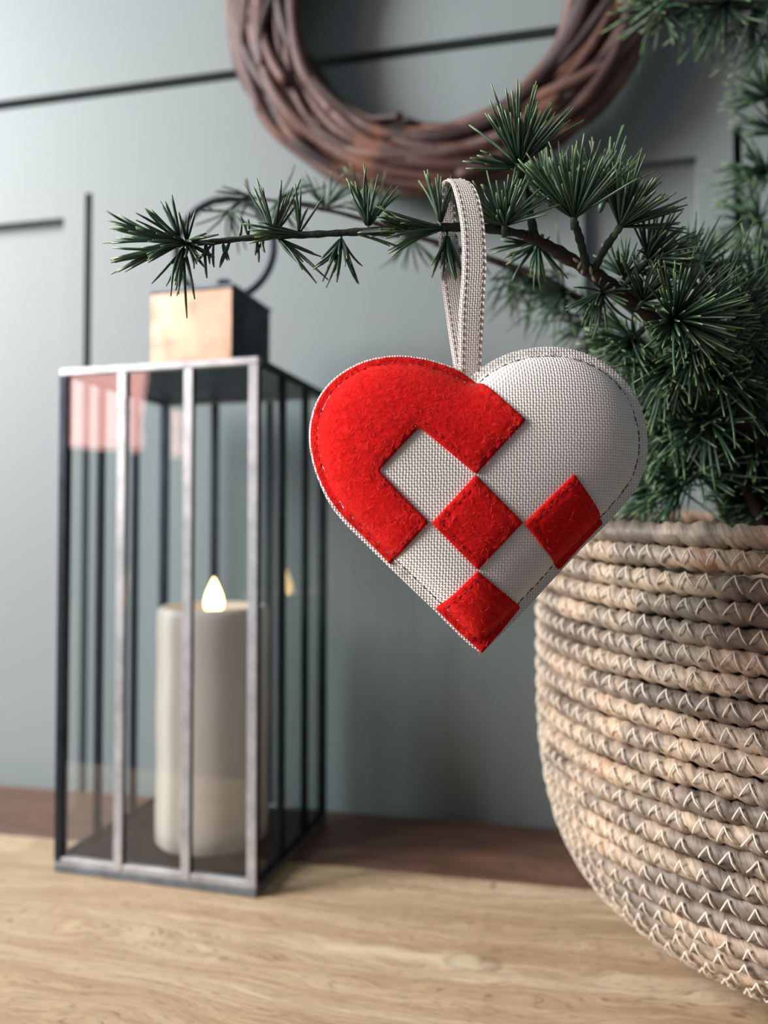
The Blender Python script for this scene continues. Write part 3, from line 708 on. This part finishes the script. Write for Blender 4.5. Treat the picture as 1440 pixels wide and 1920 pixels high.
# the big hooked patch follows the outline of the left lobe
lcurve = cat(left, 5, False)
i0 = int(np.argmin(np.linalg.norm(lcurve - np.array((733, 1062)), axis=1))); i1 = int(np.argmin(np.linalg.norm(lcurve - np.array((866, 697)), axis=1)))
edge = lcurve[i0:i1 + 1]; cen = np.array((745., 840.))
inset = np.array([3.5 + 5.0 * max(0, min(1, (p[1] - 900) / 100)) for p in edge])[:, None]
edge_in = edge + (cen - edge) / np.linalg.norm(cen - edge, axis=1, keepdims=True) * inset
big = [(731, 1057)] + [tuple(p) for p in edge_in[2:]] + [(900, 726), (935, 764), (971, 799), (927, 846), (882, 895), (832, 853), (783, 811), (746, 850), (711, 888), (754, 933), (799, 979), (766, 1017)]
patches = [big,
           [(881, 896), (965, 980), (886, 1064), (804, 981)],
           [(1056, 894), (1091, 938), (1128, 981), (1088, 1022), (1046, 1068), (1006, 1026), (967, 981), (1011, 938)],
           [(886, 1066), (930, 1102), (974, 1137), (938, 1182), (902, 1222), (858, 1182), (816, 1140), (850, 1104)]]
def stitches(poly, closed, mat, lift, pitch=13.0, length=8.6, r=.00016, name='stitching'):
    q = resample(np.array(poly, float), pitch, closed); m = MB(); n = len(q)
    for i in range(n if closed else n - 1):
        a = q[i]; b_ = q[(i + 1) % n]; d = (b_ - a) / max(1e-6, np.linalg.norm(b_ - a)); mid = (a + b_) / 2; w = rng.uniform(-.6, .6)
        pts2 = np.array([mid - d * length / 2, mid - d * length * .3, mid + d * length * .3, mid + d * length / 2]) + np.array([-d[1], d[0]]) * w
        z = hz(pts2) + lift + np.array([-.0004, .00005, .00005, -.0004]); m.tube(loc(pts2, z), r, 5)
    return tag(m.build(name, mat, heart), kind='stuff')
def shrink(poly, d):
    """inward offset of a polygon"""
    p = np.array(poly, float); n = len(p); area_ = sum(p[i][0] * p[(i + 1) % n][1] - p[(i + 1) % n][0] * p[i][1] for i in range(n)); sg = 1 if area_ > 0 else -1; out = []
    for i in range(n):
        e1 = p[i] - p[i - 1]; e2 = p[(i + 1) % n] - p[i]; e1 /= np.linalg.norm(e1); e2 /= np.linalg.norm(e2)
        n1 = np.array([-e1[1], e1[0]]) * sg; n2 = np.array([-e2[1], e2[0]]) * sg; bsc = n1 + n2; bsc /= max(.5, bsc @ n1 if abs(bsc @ n1) > .5 else .5) ; out.append(p[i] + bsc * d)
    return np.array(out)
for pl in patches:
    felt(pl); stitches(shrink(pl, 10.5), True, M_REDTHREAD, .0007)
rs = cat(right, 5, False)
stitches(shrink(resample(outline, 12), SEAM), True, M_GREYTHREAD, .0006, pitch=13, length=9.5, r=.00030)
# needle holes of the seam read as dark dots between the stitches; loose fibres of the felt
fz = MB(); cnt = 0
polys = [np.array(p, float) for p in patches]
for pl in polys:
    lo, hi = pl.min(0), pl.max(0); nfi = int((hi - lo).prod() * .006)
    q = np.stack([npr.uniform(lo[0], hi[0], nfi), npr.uniform(lo[1], hi[1], nfi)], -1); q = q[inside(q, pl)]
    zz = hz(q)
    for p_, z_ in zip(q, zz):
        a = rng.uniform(0, 6.28); l = rng.uniform(5, 15); c = rng.uniform(-.6, .6)
        pp = np.array([p_ + l * t * np.array([math.cos(a + c * t), math.sin(a + c * t)]) for t in (0, .33, .66, 1)])
        fz.tube(loc(pp, z_ + .0011 + np.array([-.0002, .0003, .00035, -.0001]) * rng.uniform(.5, 1.4)), .00005, 3, cap=False)
tag(fz.build('felt_fuzz', M_REDFUZZ, heart), kind='stuff')

# hanging loop of linen tape: (left x, right x, y, depth) rows from the front seam over the twig to the back seam
rows = [(858, 900, 722, .2766), (859, 902, 698, .2760), (859.5, 903.5, 660, .2752), (860, 906, 620, .2746), (861, 908, 580, .2742), (864, 910, 540, .2742), (866, 912, 500, .2745), (866, 911, 460, .275), (863, 908, 420, .2755), (857, 902, 385, .2765), (850, 893, 357, .2785), (844, 882, 343, .281),
        (836, 868, 338, .2840), (828, 856, 345, .2868), (823, 852, 365, .2885), (821, 854, 400, .2893), (822, 858, 440, .2893), (824, 864, 490, .2885), (829, 872, 540, .287), (836, 878, 590, .285), (843, 886, 640, .2815), (851, 893, 690, .2785), (855, 896, 722, .2778)]
R_ = np.array(rows, float); ncr = 7
idx = np.linspace(0, len(R_) - 1, 110); sp_ = []
for t in idx:
    k = int(min(t, len(R_) - 2)); u = t - k; p0, p1, p2, p3 = R_[max(k - 1, 0)], R_[k], R_[k + 1], R_[min(k + 2, len(R_) - 1)]
    sp_.append(.5 * ((2 * p1) + (-p0 + p2) * u + (2 * p0 - 5 * p1 + 4 * p2 - p3) * u * u + (-p0 + 3 * p1 - 3 * p2 + p3) * u ** 3))
hinv = None
bpy.context.view_layer.update(); hinv = np.array(heart.matrix_world.inverted())
def toh(p): return hinv[:3, :3] @ p + hinv[:3, 3]
cl, acc, prev = [], 0.0, None; grid_ = []
for q in sp_:
    Lp, Rp = toh(P(q[0], q[2], q[3])), toh(P(q[1], q[2], q[3])); grid_.append((Lp, Rp))
mid = [(a + b_) / 2 for a, b_ in grid_]; acc = [0.0]
for i in range(1, len(mid)): acc.append(acc[-1] + np.linalg.norm(mid[i] - mid[i - 1]))
TW = .0088
def tape_sheet(off):
    v, uv = [], []
    for i, (a, b_) in enumerate(grid_):
        t = mid[min(i + 1, len(mid) - 1)] - mid[max(i - 1, 0)]; t /= np.linalg.norm(t); w = b_ - a; nrm = np.cross(w, t); nrm /= np.linalg.norm(nrm)
        for j in range(ncr):
            s_ = j / (ncr - 1); ed = 1 - abs(2 * s_ - 1) ** 6
            v.append(a + w * s_ + nrm * off * (.35 + .65 * ed)); uv.append((s_ * TW, acc[i]))
    return v, uv
v1, u1 = tape_sheet(.0005); v0, u0 = tape_sheet(-.0005)
tm = MB(); nr_ = len(grid_)
f1 = [(i * ncr + j, i * ncr + j + 1, (i + 1) * ncr + j + 1, (i + 1) * ncr + j) for i in range(nr_ - 1) for j in range(ncr - 1)]
tm.add(v1, f1, u1); tm.add(v0, [f[::-1] for f in f1], u0); n1 = len(v1)
for i in range(nr_ - 1):
    for j in (0, ncr - 1): tm.f.append((i * ncr + j, (i + 1) * ncr + j, n1 + (i + 1) * ncr + j, n1 + i * ncr + j))
tape = tm.build('hanging_loop', M_TAPE, heart)
st = MB()
for side in (.17, .83):
    line = np.array([a + (b_ - a) * side for a, b_ in grid_]); cum = np.concatenate([[0], np.cumsum(np.linalg.norm(np.diff(line, axis=0), axis=1))])
    for s0 in np.arange(.002, cum[-1] - .003, .0025):
        ss = s0 + np.array([0, .0004, .0014, .0018]); i_ = np.interp(ss, cum, np.arange(nr_))
        for sgn in (1, -1):
            pts = []
            for q_, o_ in zip(i_, (.0002, .00062, .00062, .0002)):
                i = int(min(q_, nr_ - 2)); a, b_ = grid_[i]; t = mid[i + 1] - mid[i]; t /= np.linalg.norm(t); nrm = np.cross(b_ - a, t); nrm /= np.linalg.norm(nrm)
                pts.append(line[i] * (1 - (q_ - i)) + line[i + 1] * (q_ - i) + sgn * nrm * o_)
            st.tube(pts, .00015, 4)
tag(st.build('tape_stitching', M_TAPETHREAD, tape), kind='stuff')
